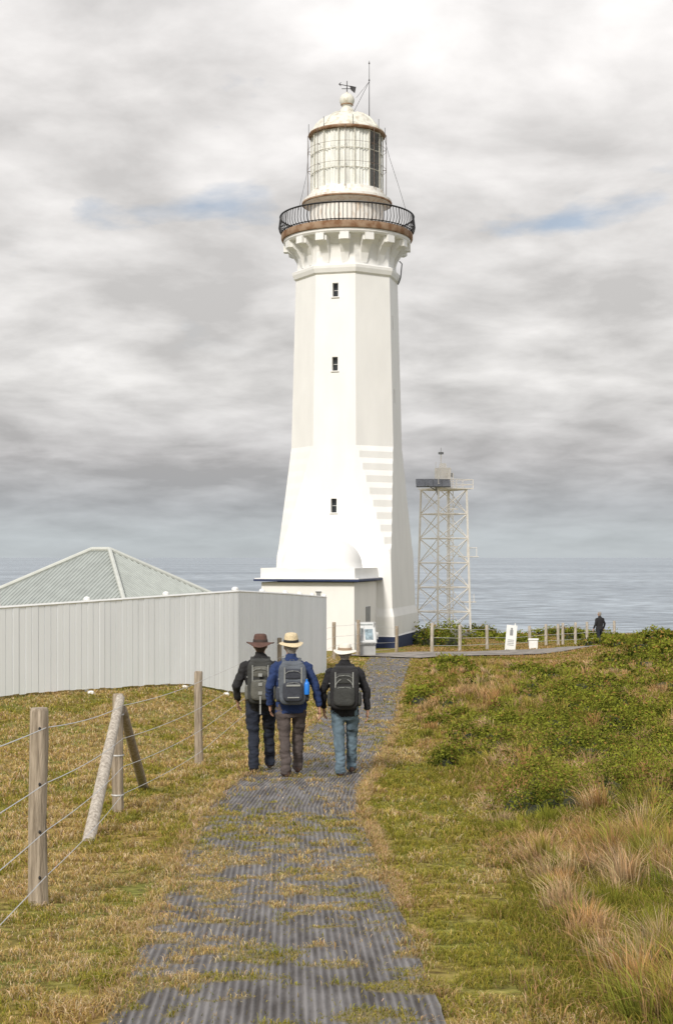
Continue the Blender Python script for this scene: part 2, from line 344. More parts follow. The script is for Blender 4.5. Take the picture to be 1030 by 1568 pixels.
# tussocks
def tussocks(name,n,per,y0,y1,cols,w8,hr,cond):
    cx,cy=sample(n,y0,y1,lambda q:hb(q)+.12,inview_r); k=cond(cx,cy)&~nearbush(cx,cy,.8); cx=cx[k];cy=cy[k]
    Pl=[];H=[];W=[];L=[];C=[]
    for a,b in zip(cx,cy):
        m=int(per*(1.0 if b<14 else .6 if b<28 else .38)); sz=.55+.7*random.random(); th=(hr[0]+(hr[1]-hr[0])*random.random()**1.5)*min(1,.55+.5*(a-float(hb(b))))
        r=np.abs(rng.normal(0,.075*sz,m)); t=rng.random(m)*2*pi
        px=a+r*np.cos(t);py=b+r*np.sin(t); Pl.append(np.stack([px,py,terr(px,py)],-1))
        H.append(th*(.35+.8*rng.random(m))); W.append(np.maximum(.0052,.00060*py)*(.6+.8*rng.random(m)))
        la=(.1+.8*rng.random(m))*(.4+r/(.10*sz)*.5); tt=t+rng.normal(0,.5,m)
        wd=random.uniform(-.35,.15); L.append(np.stack([la*np.cos(tt)+wd,la*np.sin(tt)+.06,np.zeros(m)],-1).clip(-1.2,1.2))
        base=np.array(cols[rng.choice(len(cols),p=np.array(w8)/sum(w8))])*random.uniform(.75,1.15); C.append(base*(.5+.9*rng.random((m,1)))*(1+.14*(rng.random((m,3))-.5)))
    P=np.concatenate(Pl);C=np.concatenate(C)
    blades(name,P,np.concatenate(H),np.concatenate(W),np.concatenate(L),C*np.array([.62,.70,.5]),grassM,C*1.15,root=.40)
tan=[(.62,.40,.17),(.54,.32,.11),(.70,.50,.24),(.44,.36,.07),(.32,.31,.05)]
tussocks('tussock_grass',1250,165,5.0,50,tan,[4,3,3,3,2],(.16,.42),lambda x,y:(fbm(x*1.1+2,y*.6+5,3)>.42))
tussocks('green_tussock_grass',360,150,5.0,45,[(.30,.30,.04),(.40,.36,.055),(.20,.22,.03)],[2,2,1],(.12,.28),lambda x,y:(fbm(x*1.1+2,y*.6+5,3)<.54))
# ---------------------------------------------------------------- bushes
def bushes(name,cent,leafbase=620):
    Vs=[];Cs=[];core=MB()
    for (x,y,r,hh,tone) in cent:
        z=T(x,y); n=int(leafbase*np.clip(r/.45,.5,2.2)*(2.2 if y<16 else 1.3 if y<30 else .6 if y<60 else .3))
        u=rng.random(n);t=rng.random(n)*2*pi;ph=np.arccos(1-u*1.08)
        d=np.stack([np.sin(ph)*np.cos(t),np.sin(ph)*np.sin(t),np.cos(ph)],-1)
        lump=.42+1.1*fbm(d[:,0]*2.9+x*3,d[:,1]*2.9+y*3+d[:,2]*2,3)
        rr=lump*(.78+.30*rng.random(n))
        p=d*rr[:,None]*np.array([r,r,hh])+np.array([x,y,z-.04])
        sz=np.maximum(.014,.0010*y)*(.7+.7*rng.random(n))
        a=rng.normal(size=(n,3));a/=np.linalg.norm(a,axis=1)[:,None]
        nn=d+.7*rng.normal(size=(n,3)); nn/=np.linalg.norm(nn,axis=1)[:,None]
        a=np.cross(nn,a);a/=np.linalg.norm(a,axis=1)[:,None]+1e-9; b=np.cross(nn,a)
        a=a*sz[:,None];b=b*(sz*.5)[:,None]
        Vs.append(np.stack([p-a,p+b,p+a,p-b],1).reshape(-1,3))
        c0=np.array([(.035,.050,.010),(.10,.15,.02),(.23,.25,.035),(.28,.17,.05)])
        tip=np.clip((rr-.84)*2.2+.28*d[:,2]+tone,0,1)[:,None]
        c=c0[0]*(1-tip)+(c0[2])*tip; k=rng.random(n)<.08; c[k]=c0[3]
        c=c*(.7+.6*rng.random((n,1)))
        q=np.ones((n,4,4));q[:,:,:3]=c[:,None];Cs.append(q.reshape(-1,4))
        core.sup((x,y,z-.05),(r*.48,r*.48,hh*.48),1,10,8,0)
    V=np.concatenate(Vs);C=np.concatenate(Cs);N=len(V)//4
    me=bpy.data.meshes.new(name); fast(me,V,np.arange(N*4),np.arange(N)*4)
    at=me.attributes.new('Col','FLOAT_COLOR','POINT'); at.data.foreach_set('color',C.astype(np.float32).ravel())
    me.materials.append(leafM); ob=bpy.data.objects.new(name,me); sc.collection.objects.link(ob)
    core.build('dark_cores',mat('bush_interior',(.035,.040,.018),.95,8,.4),ob,smooth=True)  # solid dark cores, shade inside the leaf shells put in as colour
    return ob
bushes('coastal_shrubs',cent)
# ---------------------------------------------------------------- common materials
white=mat('white_masonry_paint',(.80,.80,.79),.6,1.1,.045,.12,9,stretch=(1,1,.35),stain=((.45,.36,.26),1.3,.72))
whitem=mat('white_metal_paint',(.78,.79,.79),.5,3,.06)
blue=mat('navy_paint',(.02,.035,.10),.6,4,.2)
rust=mat('rusty_steel',(.21,.11,.055),.85,2.2,.3,.3,40,col2=(.36,.25,.17),lo=.4,hi=.6)
black=mat('black_iron',(.02,.02,.022),.5,6,.3)
glassd=mat('dark_window_glass',(.03,.035,.04),.15,4,.3)
wood=mat('weathered_timber',(.46,.385,.30),.9,14,.2,.7,40,col2=(.21,.17,.125),stretch=(3,3,.25))
woodl=mat('pale_weathered_timber',(.58,.53,.46),.9,14,.2,.7,40,col2=(.30,.26,.215),stretch=(3,3,.25))
wirem=mat('galvanised_wire',(.60,.60,.60),.5,6,.1,metal=.3)
grey=mat('grey_paint',(.25,.26,.27),.6,5,.15)
# ---------------------------------------------------------------- lighthouse
def lighthouse():
    S=.0349; zb=-4.95
    def Z(py): return (853-py)*S-zb
    E=empty('lighthouse',(.56,76,zb),math.radians(-14))
    def ring(a,c,z,cl_): 
        b=a-c; q=a-cl_; return [(-q,-a,z),(b,-a,z),(a,-b,z),(a,b,z),(b,a,z),(-b,a,z),(-a,b,z),(-a,-q,z)]
    R=[]
    R.append((1012,95,1,1)); R.append((969,94,1,0)); R.append((967,93,1,0)); R.append((940,92.5,1,0)); R.append((928,89.5,1,0)); R.append((852,86.5,1,0))
    n=9; a0,a1=86.5,79; c0,c1=4,79*.586; yb,yt=852,688; st=(yb-yt)/n
    for i in range(n):
        t1=(i+1)/n; t0=i/n; y0=yb-st*i; A1=a0+(a1-a0)*t1; A0=a0+(a1-a0)*t0
        C0=c0+(c1-c0)*t0**.95 if i else 3; C1=c0+(c1-c0)*t1**.95
        R.append((y0-st*.55,A0*.45+A1*.55,C0,0,c0+(c1-c0)*((i+.45)/n)**.95)); R.append((y0-st,A1,C1,0))
    for y in (620,560,500,431):
        a=79+(72.6-79)*(688-y)/(688-431); R.append((y,a,a*.586,0))
    mb=MB()
    for i,q in enumerate(R):
        y,a,c,m=q[:4]; lc=q[4] if len(q)>4 else c
        mb.v+=[tuple(v) for v in ring(a*S,c*S,Z(y),lc*S)]
    for i in range(len(R)-1):
        for k in range(8):
            k2=(k+1)%8; mb.f.append((i*8+k,i*8+k2,(i+1)*8+k2,(i+1)*8+k)); mb.m.append(R[i][3])
    mb.f.append(tuple(range(7,-1,-1)));mb.m.append(0); L=(len(R)-1)*8; mb.f.append(tuple(L+k for k in range(8)));mb.m.append(0)
    tw=mb.build('tower_shaft',[white,blue],None)
    cut=MB(); wins=[]
    for y in (457,567,777):
        a=np.interp(y,[431,688,852],[72.6,79,86.5])*S; cut.box((0,-a,Z(y)),(.30,.8,.72)); wins.append((0,-a,Z(y)))
    for y in (500,611):
        a=np.interp(y,[431,688],[72.6,79])*S; cut.box((a,-.5,Z(y)),(.6,.14,.75))
    co=cut.build('cut',[white])
    md=tw.modifiers.new('b','BOOLEAN'); md.object=co; md.operation='DIFFERENCE'; md.solver='EXACT'
    dg=bpy.context.evaluated_depsgraph_get(); me=bpy.data.meshes.new_from_object(tw.evaluated_get(dg)); tw.modifiers.clear(); tw.data=me; tw.parent=E
    bpy.data.objects.remove(co)
    w=MB()
    for q in wins:
        w.box((q[0],q[1]+.30,q[2]),(.30,.02,.72),0)
        w.box((q[0],q[1]+.27,q[2]),(.28,.03,.02),1)
        w.box((q[0],q[1]-.03,q[2]-.39),(.42,.1,.05),1)
    w.build('windows',[glassd,white],E)
    mb=MB()
    def octr(lst,mi=0,mbx=mb):
        o=[]
        for (y,a) in lst:
            r=a*S/math.cos(pi/8); o.append([(r*math.cos(-pi/2-pi/8+pi/4*k),r*math.sin(-pi/2-pi/8+pi/4*k),Z(y)) for k in range(8)])
        vs=[v for q in o for v in q]; fs=[]
        for i in range(len(o)-1):
            for k in range(8): k2=(k+1)%8; fs.append((i*8+k,i*8+k2,(i+1)*8+k2,(i+1)*8+k))
        mbx.add(vs,fs,mi)
    octr([(434,72),(431,75.5),(425,77.5),(421,77.8),(419,74),(419,60)])
    prof=[(420,71),(408,71.2),(398,72),(388,74),(381,78),(376,86)]
    N=48; vs=[];fs=[]
    for j,(y,a) in enumerate(prof):
        t=j/(len(prof)-1)
        for k in range(N):
            an=2*pi*k/N-pi/2; d=((an+pi/2+pi/8)%(pi/4))-pi/8; ro=a/math.cos(d); r=(ro*(1-t)+a*1.03*t)*S
            vs.append((r*math.cos(an),r*math.sin(an),Z(y)))
    for j in range(len(prof)-1):
        for k in range(N): k2=(k+1)%N; fs.append((j*N+k,j*N+k2,(j+1)*N+k2,(j+1)*N+k))
    mb.add(vs,fs)
    mb.lathe([(88*S,Z(377)),(95*S,Z(376.5)),(97*S,Z(374)),(97*S,Z(370.5)),(40*S,Z(370.4))],64)
    mb.build('cornice',white,E)
    br=MB(); nb=16
    for i in range(nb):
        an=2*pi*(i+.5)/nb; M=Matrix.Rotation(an,3,'Z')
        pr_=[(70,417),(73,416),(77,402),(84,391),(91,386),(91,376),(70,375)]
        ws=[.16,.16,.22,.27,.30,.30,.30]
        vs=[M@Vector((r*S,-wd,Z(y))) for (r,y),wd in zip(pr_,ws)]+[M@Vector((r*S,wd,Z(y))) for (r,y),wd in zip(pr_,ws)]
        m_=len(pr_); fs=[tuple(range(m_-1,-1,-1)),tuple(range(m_,2*m_))]+[(k,(k+1)%m_,(k+1)%m_+m_,k+m_) for k in range(m_)]
        br.add(vs,fs)
        c=M@Vector((92.5*S,0,Z(381.5))); br.box(c,(.30,.46,.34),0,M)
    br.build('corbels',white,E)
    g=MB(); g.lathe([(95*S,Z(370.4)),(99.5*S,Z(370)),(100.5*S,Z(368)),(100.5*S,Z(361)),(98*S,Z(359)),(50*S,Z(358.5))],64)
    g.build('gallery_deck',rust,E,smooth=True,angle=30)
    r=MB(); nb=104
    def rr(R_,y,rad,n=96,mi=0):
        r.lathe([(R_*S+rad*math.cos(q),Z(y)+rad*math.sin(q)) for q in [2*pi*k/6 for k in range(7)]],n,mi=mi)
    for i in range(nb):
        an=2*pi*i/nb; c,s=math.cos(an),math.sin(an)
        pts=[(R_*S*c,R_*S*s,Z(y)) for R_,y in [(99,360),(102.5,356),(104,350),(103,342),(102,334)]]
        r.path(pts,.019 if i%8 else .030,5)
    rr(102,334,.045); rr(99.6,358,.03)
    r.build('gallery_railing',black,E,smooth=True)
    m=MB(); m.lathe([(57*S,Z(359)),(57*S,Z(320)),(60*S,Z(318)),(66*S,Z(316)),(68*S,Z(313)),(68*S,Z(309)),(61*S,Z(308)),(61*S,Z(303)),(57*S,Z(302)),(56.5*S,Z(296)),(20*S,Z(296))],48)
    m.build('lantern_base',mat('stained_white_paint',(.80,.79,.75),.6,5,.1,col2=(.60,.50,.40),lo=.28,hi=.5,stretch=(1,1,.4)),E,smooth=True,angle=25)
    b=MB(); b.lathe([(67.5*S,Z(315)),(69*S,Z(314.5)),(69*S,Z(312.5)),(67.5*S,Z(312.3))],48); b.build('ledge_rim',rust,E)
    ng=14
    gm=bpy.data.materials.new('lantern_glass'); n_,l_=nt(gm); n_.remove(n_['Principled BSDF']); tr=n_.new('ShaderNodeBsdfTransparent'); gl=n_.new('ShaderNodeBsdfGlossy'); gl.inputs['Roughness'].default_value=.03
    tr.inputs['Color'].default_value=(.99,.99,.99,1); mx=n_.new('ShaderNodeMixShader'); mx.inputs[0].default_value=.06
    l_.new(tr.outputs[0],mx.inputs[1]); l_.new(gl.outputs[0],mx.inputs[2]); l_.new(mx.outputs[0],n_['Material Output'].inputs['Surface'])
    q=MB(); q.lathe([(54.5*S,Z(297)),(54.5*S,Z(211))],ng,ph=pi/ng); q.build('lantern_glass',gm,E)
    fr=MB()
    for i in range(ng):
        an=2*pi*i/ng+pi/ng; p=(54.8*S*math.cos(an),54.8*S*math.sin(an))
        fr.rod((*p,Z(298)),(*p,Z(210)),.03,n=6,mi=0)
    for y in (297,269,240,212):
        fr.lathe([(54*S,Z(y)-.012),(55.2*S,Z(y)-.012),(55.2*S,Z(y)+.012),(54*S,Z(y)+.012)],ng,ph=pi/ng)
    fr.build('astragals',mat('pale_cream_iron',(.60,.58,.50),.5,5,.2),E)
    cu=MB(); vs=[];fs=[]; n2=220; a0_=math.radians(2); a1_=a0_+math.radians(322)
    for z in (Z(297),Z(212)):
        for k in range(n2+1):
            a=a0_+(a1_-a0_)*k/n2; rr_=52*S+.04*math.sin(a*62)+.03*math.sin(a*17); vs.append((rr_*math.cos(a),rr_*math.sin(a),z))
    for k in range(n2): fs.append((k,k+1,n2+2+k,n2+1+k))
    cu.add(vs,fs); cu.build('curtains',mat('cream_curtain',(.84,.85,.81),.8,3,.14,stretch=(1,1,.3)),E,smooth=True)
    le=MB(); le.lathe([(0,Z(290)),(20*S,Z(288)),(24*S,Z(275)),(26*S,Z(255)),(24*S,Z(235)),(18*S,Z(222)),(0,Z(220))],24)
    le.build('lens',mat('optic',(.10,.16,.20),.1,8,.4),E,smooth=True)
    o=MB()
    for y in (262,232):
        o.lathe([(60*S+.009*math.cos(t),Z(y)+.009*math.sin(t)) for t in [2*pi*k/5 for k in range(6)]],48)
    for i in range(8):
        an=2*pi*i/8+pi/16; c,s=math.cos(an),math.sin(an)
        for y in (262,232): o.rod((55*S*c,55*S*s,Z(y)),(60*S*c,60*S*s,Z(y)),.018,n=5)
        o.rod((60*S*c,60*S*s,Z(300)),(60*S*c,60*S*s,Z(208)),.018,n=5)
    o.build('service_rails',mat('brown_iron',(.16,.12,.095),.6,6,.3),E)
    ro=MB(); ro.lathe([(52*S,Z(211)),(58.5*S,Z(210.5)),(59.5*S,Z(208.5)),(57.5*S,Z(206.5))],48,mi=1)
    ro.lathe([(57.8*S,Z(206.5)),(57*S,Z(204)),(51*S,Z(200)),(47*S,Z(193)),(40*S,Z(186)),(30*S,Z(180)),(18*S,Z(175.5)),(11*S,Z(173)),(10*S,Z(168)),(7*S,Z(165)),(7*S,Z(162))],48,mi=0)
    ro.sup((0,0,Z(154)),(11.5*S,11.5*S,11*S),1,24,14,0)
    ro.lathe([(7*S,Z(162)),(9.5*S,Z(161.5)),(9.5*S,Z(160)),(6*S,Z(159))],24,mi=1)
    for i in range(8):
        an=2*pi*i/8+pi/8; c,s=math.cos(an),math.sin(an)
        ro.path([(R_*S*c,R_*S*s,Z(y)+.02) for R_,y in [(56,204),(51,200),(47,193),(40,186),(30,180),(18,175.5)]],.04,5,0)
    ro.rod((0,0,Z(145)),(0,0,Z(141)),.10,.05,10,0)
    ro.build('cupola_roof',[mat('dome_paint',(.68,.67,.60),.5,3,.1,col2=(.48,.44,.35),lo=.32,hi=.52),rust],E,smooth=True,angle=40)
    v=MB(); v.rod((0,0,Z(143)),(0,0,Z(124)),.03,.02,6)
    M=Matrix.Rotation(math.radians(14),3,'Z')
    def q_(x,y): return M@Vector((x*S,0,Z(y)))
    v.rod(q_(-12,129),q_(10,133),.022,n=5); v.rod(q_(-12,129),q_(-9,126),.03,.01,5); v.rod(q_(-12,129),q_(-9,132),.03,.01,5)
    v.add([q_(4,131),q_(14,133),q_(12,143),q_(6,138)],[(0,1,2,3)]); v.rod(M@Vector((0,-.3,Z(135))),M@Vector((0,.3,Z(135))),.02,n=5); v.rod(q_(-8,136),q_(8,136),.02,n=5)
    v.rod(q_(34,187),q_(34,93),.025,.012,5); v.rod(q_(33,123),q_(35,123),.05,n=5); v.rod(q_(33,97),q_(35,97),.045,n=5)
    v.rod(q_(34,125),q_(10,172),.012,n=4); v.rod(q_(34,125),q_(14,150),.01,n=4)
    for i in range(8):
        an=2*pi*i/8+pi/8; c,s=math.cos(an),math.sin(an); v.rod((59*S*c,59*S*s,Z(207)),(59*S*c,59*S*s,Z(193)),.014,n=4)
    v.path([q_(57,212),q_(66,245),q_(78,282),q_(90,322)],.010,4); v.path([q_(-57,212),q_(-62,270),q_(-74,322)],.010,4)
    v.path([q_(80,400),q_(84,404),q_(82,425),q_(78,436)],.03,6)
    v.build('weather_vane_and_aerial',black,E)
    an=MB(); cy=-(3.05+2.5); hw=2.3; hd=2.5
    zt=-.53-zb; zs=-1.14-zb
    an.box((0,cy,(zs-.05)/2-.3),(hw*2,hd*2,zs+.5),0)
    an.box((0,cy,(zs+zt)/2+.03),(hw*2+.06,hd*2+.06,zt-zs-.06),0)
    an.box((0,cy,zs+.03),(hw*2+.62,hd*2+.62,.10),1)
    an.box((0,cy,zs+.03+.075),(hw*2+.54,hd*2+.54,.045),0)
    an.box((0,cy,.12),(hw*2+.14,hd*2+.14,.7),1)
    an.build('annexe',[white,blue],E)
    d=MB(); d.lathe([(2.02,-.1),(2.02,.12)]+[(2.0*math.cos(t),.12+1.5*math.sin(t)) for t in np.linspace(0.05,pi/2-.001,18)],64,c=(0,cy+.2,zt))
    d.build('annexe_dome',white,E,smooth=True)
    t=MB(); t.box((.55,cy-hd-.0,zs-.62),(.20,.04,.16),0); t.box((.55,cy-hd-.02,zs-.52),(.28,.06,.05),0)
    t.box((hw+.01,cy+.4,.5+1.0),(.05,.9,2.0),0)
    t.build('annexe_vent_and_door',[grey],E)
lighthouse()
# ---------------------------------------------------------------- lattice beacon mast
def mast():
    x0,y0=6.62,88; g=T(x0,y0); E=empty('lattice_beacon_mast',(x0,y0,g),math.radians(28))
    m=MB(); H=9.05; b,t=1.2,1.02
    cs=lambda z,k:(Vector(((b+(t-b)*z/H)*[-1,1,1,-1][k],(b+(t-b)*z/H)*[-1,-1,1,1][k],z)))
    for k in range(4): m.rod(cs(0,k),cs(H,k),.07,n=6)
    nz=6
    for i in range(nz+1):
        z=H*i/nz
        for k in range(4):
            m.rod(cs(z,k),cs(z,(k+1)%4),.045,n=5)
            if i<nz: 
                z2=H*(i+1)/nz
                m.rod(cs(z,k),cs(z2,(k+1)%4),.030,n=4); m.rod(cs(z,(k+1)%4),cs(z2,k),.030,n=4)
    for s in (-.2,.2): m.rod((s,-.75,0),(s,-.75,H+1),.03,n=5)
    for i in range(28): m.rod((-.2,-.75,.3*i+.2),(.2,-.75,.3*i+.2),.018,n=4)
    for z in (3,5.5,7.8):
        m.lathe([(.4,z),(.4,z+.05)],12,c=(0,-.95,0))
    mw=mat('galvanised_white_steel',(.88,.84,.78),.5,3,.08)
    m.build('lattice_frame',mw,E)
    p=MB(); p.box((.15,0,H+.05),(2.5,2.3,.07))
    for (a,b2) in [((-1.1,-1.15),(1.4,-1.15)),((1.4,-1.15),(1.4,1.15)),((1.4,1.15),(-1.1,1.15))]:
        for hh in (.3,.6): p.rod((*a,H+hh),(*b2,H+hh),.025,n=5)
    for q in [(-1.1,-1.15),(.2,-1.15),(1.4,-1.15),(1.4,0),(1.4,1.15),(.2,1.15),(-1.1,1.15)]: p.rod((*q,H),(*q,H+.62),.028,n=5)
    p.box((1.5,-.4,4.9),(.9,.8,.06)); 
    for q in [(1.9,-.8),(1.9,0),(1.2,-.8)]: p.rod((*q,4.9),(*q,5.5),.022,n=4)
    p.rod((1.9,-.8,5.45),(1.9,0,5.45),.022,n=4); p.rod((1.9,-.8,5.45),(1.2,-.8,5.45),.022,n=4)
    p.rod((1.1,-1.1,4.9),(1.9,-1.0,4.9),.03,n=5); p.box((1.4,-.6,2.1),(.8,.6,.06)); p.rod((1.7,-.8,2.1),(1.7,-.8,2.6),.02,n=4)
    p.box((-.25,-.3,H+.72),(.74,.7,1.2)); p.rod((-.25,-.3,H+1.3),(-.25,-.3,H+1.6),.26,.20,12); p.rod((-.2,0,H+1.3),(-.2,0,H+2.3),.04,.03,6)
    p.rod((.25,.2,H+.1),(.25,.2,H+1.5),.03,n=5); p.rod((-.7,-.2,H+.9),(-.7,-.2,H+1.7),.015,n=4)
    p.build('platform_and_lantern',mw,E)
    p=MB(); p.box((-.2,0,H+2.25),(.26,.2,.14)); p.rod((-.2,0,H+2.3),(-.2,0,H+2.6),.015,n=4); p.box((.3,-.3,H+.9),(.2,.2,.25)); p.build('top_sensor',grey,E)
    s=MB(); R=Matrix.Rotation(math.radians(-28),3,'Z')@Matrix.Rotation(math.radians(40),3,'X')
    for i in range(4): s.box(Vector((-1.35,-.9,H+.35))+R@Vector((-.75+.52*i,0,0)),(.49,.75,.04),0,R)
    s.box(Vector((-1.35,-.9,H+.35))+R@Vector((.03,0,-.035)),(2.1,.78,.03),1,R)
    s.rod((-1.0,-.9,H-.4),(-1.2,-.9,H+.3),.035,n=5,mi=1); s.rod((-1.0,-.7,H-.1),(-1.9,-1.1,H+.2),.03,n=5,mi=1)
    s.build('solar_panels',[mat('solar_cell',(.14,.145,.16),.35,10,.3),grey],E)
    f=MB(); f.box((0,0,.1),(2.9,2.9,.5)); f.build('footing',mat('concrete',(.35,.34,.32),.9,5,.2),E)
mast()
# ---------------------------------------------------------------- cottage behind fence
def cottage():
    E=empty('cottage',(0,0,0)); C=Vector((-8.05,48.5,0)); u=Vector((-.88,.47,0)).normalized(); v=Vector((u.y,-u.x,0)); 
    if v.y<0: v=-v
    a,b=3.5,3.2; ze=-1.72; zr=.22
    P=lambda s,t,z: C+u*s+v*t+Vector((0,0,z))
    F,L,Rr,B=P(-a,-b,ze),P(a,-b,ze),P(-a,b,ze),P(a,b,ze); r0,r1=P(-.4,0,zr),P(.35,0,zr)
    roofm=mat('zinc_roof',(.36,.39,.375),.45,3,.10,metal=.15)
    m=MB()
    def slope(e0,e1,t0,t1,mi=0):
        n=44; nrm=(e1-e0).cross(t0-e0).normalized(); 
        if nrm.z<0: nrm=-nrm
        vs=[];fs=[]
        ed=(e1-e0).normalized(); Ln=(e1-e0).length
        def top(s):
            d0=(t0-e0).dot(ed); d1=(t1-e0).dot(ed); hgt=(t0-e0)-ed*d0
            if s<d0: f=s/d0
            elif s>d1: f=(Ln-s)/(Ln-d1)
            else: f=1
            return e0+ed*s+hgt*max(0.001,f)
        for i in range(n):
            s0=Ln*i/n;s1=Ln*(i+.75)/n;s2=Ln*(i+.82)/n;s3=Ln*(i+.93)/n
            for s,h in ((s0,0),(s1,0),(s2,.03),(s3,.03)):
                vs+= [e0+ed*s+nrm*h, top(s)+nrm*h]; 
        vs+=[e1,e1]
        for j in range(len(vs)//2-1): fs.append((2*j,2*j+2,2*j+3,2*j+1))
        m.add(vs,fs,mi)
    slope(L,F,r1,r0); slope(F,Rr,r0,r0); slope(Rr,B,r0,r1); slope(B,L,r1,r1)
    m.build('roof',roofm,E)
    c=MB(); up=Vector((0,0,.05))
    for p,q in ((F,r0),(L,r1),(Rr,r0),(B,r1),(r0,r1)): c.rod(p+up,q+up,.075,n=8)
    for p,q in ((F,L),(F,Rr),(L,B),(Rr,B)): c.rod(p-up,q-up,.07,n=6)
    c.build('ridge_caps_and_gutters',mat('ridge_cap_paint',(.50,.52,.49),.5,4,.06),E)
    w=MB(); g=-3.9
    q=[P(-a+.35,-b+.35,0),P(a-.35,-b+.35,0),P(a-.35,b-.35,0),P(-a+.35,b-.35,0)]
    w.add([(p.x,p.y,g) for p in q]+[(p.x,p.y,ze) for p in q],[(0,1,5,4),(1,2,6,5),(2,3,7,6),(3,0,4,7)]); w.build('walls',white,E)
    d=MB(); mid=(q[0]+q[1])/2; ang=math.atan2(u.y,u.x); R=Matrix.Rotation(ang,3,'Z')
    d.box((mid.x,mid.y,-2.5),(1.0,.1,1.1),0,R); d.box((mid.x-u.x*2,mid.y-u.y*2,-2.9),(.9,.1,2.0),1,R); d.build('window_and_door',[glassd,blue],E)
cottage()
# ---------------------------------------------------------------- white slatted fence
def pfence():
    E=empty('white_fence'); fm=mat('white_slat_paint',(.88,.91,.94),.5,.8,.05,stretch=(1,1,.4),stain=((.55,.53,.48),1.1,.70))
    pts=[(-9.6,23.8),(-6.62,28),(-2.34,34),(-1.35,39.9),(-.32,46)]
    tops=[-1.13,-1.02,-.84,-1.06,-1.32]
    m=MB(); cap=MB()
    for i in range(len(pts)-1):
        a=Vector((*pts[i],0));b=Vector((*pts[i+1],0)); d=(b-a);Ln=d.length;d.normalize();nr=Vector((d.y,-d.x,0))
        n=int(Ln/.17); vs=[];fs=[]
        for j in range(n):
            jt=random.uniform(-.004,.004)
            for f,h in ((0,jt),(.86,jt),(.875,-.03),(.93,-.03),(.945,0)):
                s=Ln*(j+f)/n; p=a+d*s+nr*h; zt=tops[i]+(tops[i+1]-tops[i])*s/Ln+jt; zg=T(p.x,p.y)+.06+jt*3
                vs+=[(p.x,p.y,zg),(p.x,p.y,zt)]
        s=Ln;vs+=[(b.x,b.y,T(b.x,b.y)+.05),(b.x,b.y,tops[i+1])]
        for j in range(len(vs)//2-1): fs.append((2*j,2*j+2,2*j+3,2*j+1))
        m.add(vs,fs)
        cap.rod(a+Vector((0,0,tops[i]+.02))-nr*.02,b+Vector((0,0,tops[i+1]+.02))-nr*.02,.035,n=6)
        npst=max(1,round(Ln/2.4))
        for k in range(npst+1):
            s=Ln*k/npst; p=a+d*s-nr*.09; zt=tops[i]+(tops[i+1]-tops[i])*s/Ln
            cap.rod((p.x,p.y,T(p.x,p.y)-.2),(p.x,p.y,zt+.03),.04,n=8); cap.sup((p.x,p.y,zt+.06),(.08,.08,.07),1,10,6)
    a=Vector((-.32,46,0));b=Vector((-3.0,55,0))
    m.add([(a.x,a.y,T(a.x,a.y)),(b.x,b.y,T(b.x,b.y)),(b.x,b.y,-1.6),(a.x,a.y,-1.32)],[(0,1,2,3)])
    m.build('slats',fm,E); cap.build('posts_and_top_rail',whitem,E)
    k=MB(); 
    for q in ((-5.2,29.5),(-3.55,32.1),(-2.7,33.2)):
        k.sup((q[0]+.15,q[1]-.2,T(q[0]+.15,q[1]-.2)+.02),(.07,.06,.05),.8,8,6)
    k.build('footing_blocks',white,E)
pfence()
# ---------------------------------------------------------------- timber posts and wire
def post(mb,x,y,h,r=.06,lean=(0,0),mi=0):
    z=T(x,y); secs=[]
    for t in (0,.15,.5,.85,.985,1):
        rr=r*(1.04-.08*t)*(1+.04*math.sin(t*9+x*7)) if t<1 else r*.86
        secs.append(((x+lean[0]*t+.006*math.sin(t*6+y),y+lean[1]*t,z-.15+(h+.15)*t),rr,rr))
    mb.loft(secs,14,mi)
def wirefence():
    E=empty('post_and_wire_fence'); m=MB(); w=MB()
    P=[(-1.50,2.9,1.15),(-1.78,8.5,1.18),(-2.15,14,1.16),(-1.87,19.3,1.27)]
    for (x,y,h) in P: post(m,x,y,h,.057)
    Q=[(-1.60,24.8,1.2),(-1.55,31.0,1.2),(-1.55,38.5,1.35),(-.64,50,1.52),(-.1,57,1.5),(.92,60,1.55),(2.79,66,1.2)]
    for (x,y,h) in Q[2:]: post(m,x,y,h,.075)
    x,y=-2.15,14; z=T(x,y)
    a=Vector((x+.03,y-.03,z+1.12)); b=Vector((-2.04,11.7,T(-2.04,11.7)-.02)); m.loft([(b,.055,.055),((a+b)/2,.055,.055),(a,.045,.045)],12,1)
    a=Vector((x+.04,y+.05,z+1.0)); b=Vector((-2.2,16.3,T(-2.2,16.3)-.02)); m.loft([(b,.055,.055),(a,.045,.045)],12,0)
    m.build('posts',[wood,woodl],E,smooth=True,angle=40)
    allp=P+Q[2:]
    for hf in (.90,.62,.38,.15):
        for i in range(len(allp)-1):
            x0,y0,h0=allp[i];x1,y1,h1=allp[i+1]; n=8; pts=[]
            for k in range(n+1):
                t=k/n; zz=(T(x0,y0)+h0*hf)*(1-t)+(T(x1,y1)+h1*hf)*t-.03*4*t*(1-t)
                pts.append((x0*(1-t)+x1*t+.05,y0*(1-t)+y1*t,zz))
            w.path(pts,.0036 if y0<20 else .006,4)
    for zz in (.16,.95,.55): w.lathe([(.062,zz),(.064,zz+.008),(.062,zz+.016)],12,c=(-2.15,14,T(-2.15,14)))
    w.build('wires',wirem,E)
    k=MB()
    for hf in (.9,.62,.38,.15): k.sup((-1.78+.02,8.5-.055,T(-1.78,8.5)+1.18*hf),(.008,.008,.011),1,8,6)
    k.build('wire_holes',black,E)
wirefence()
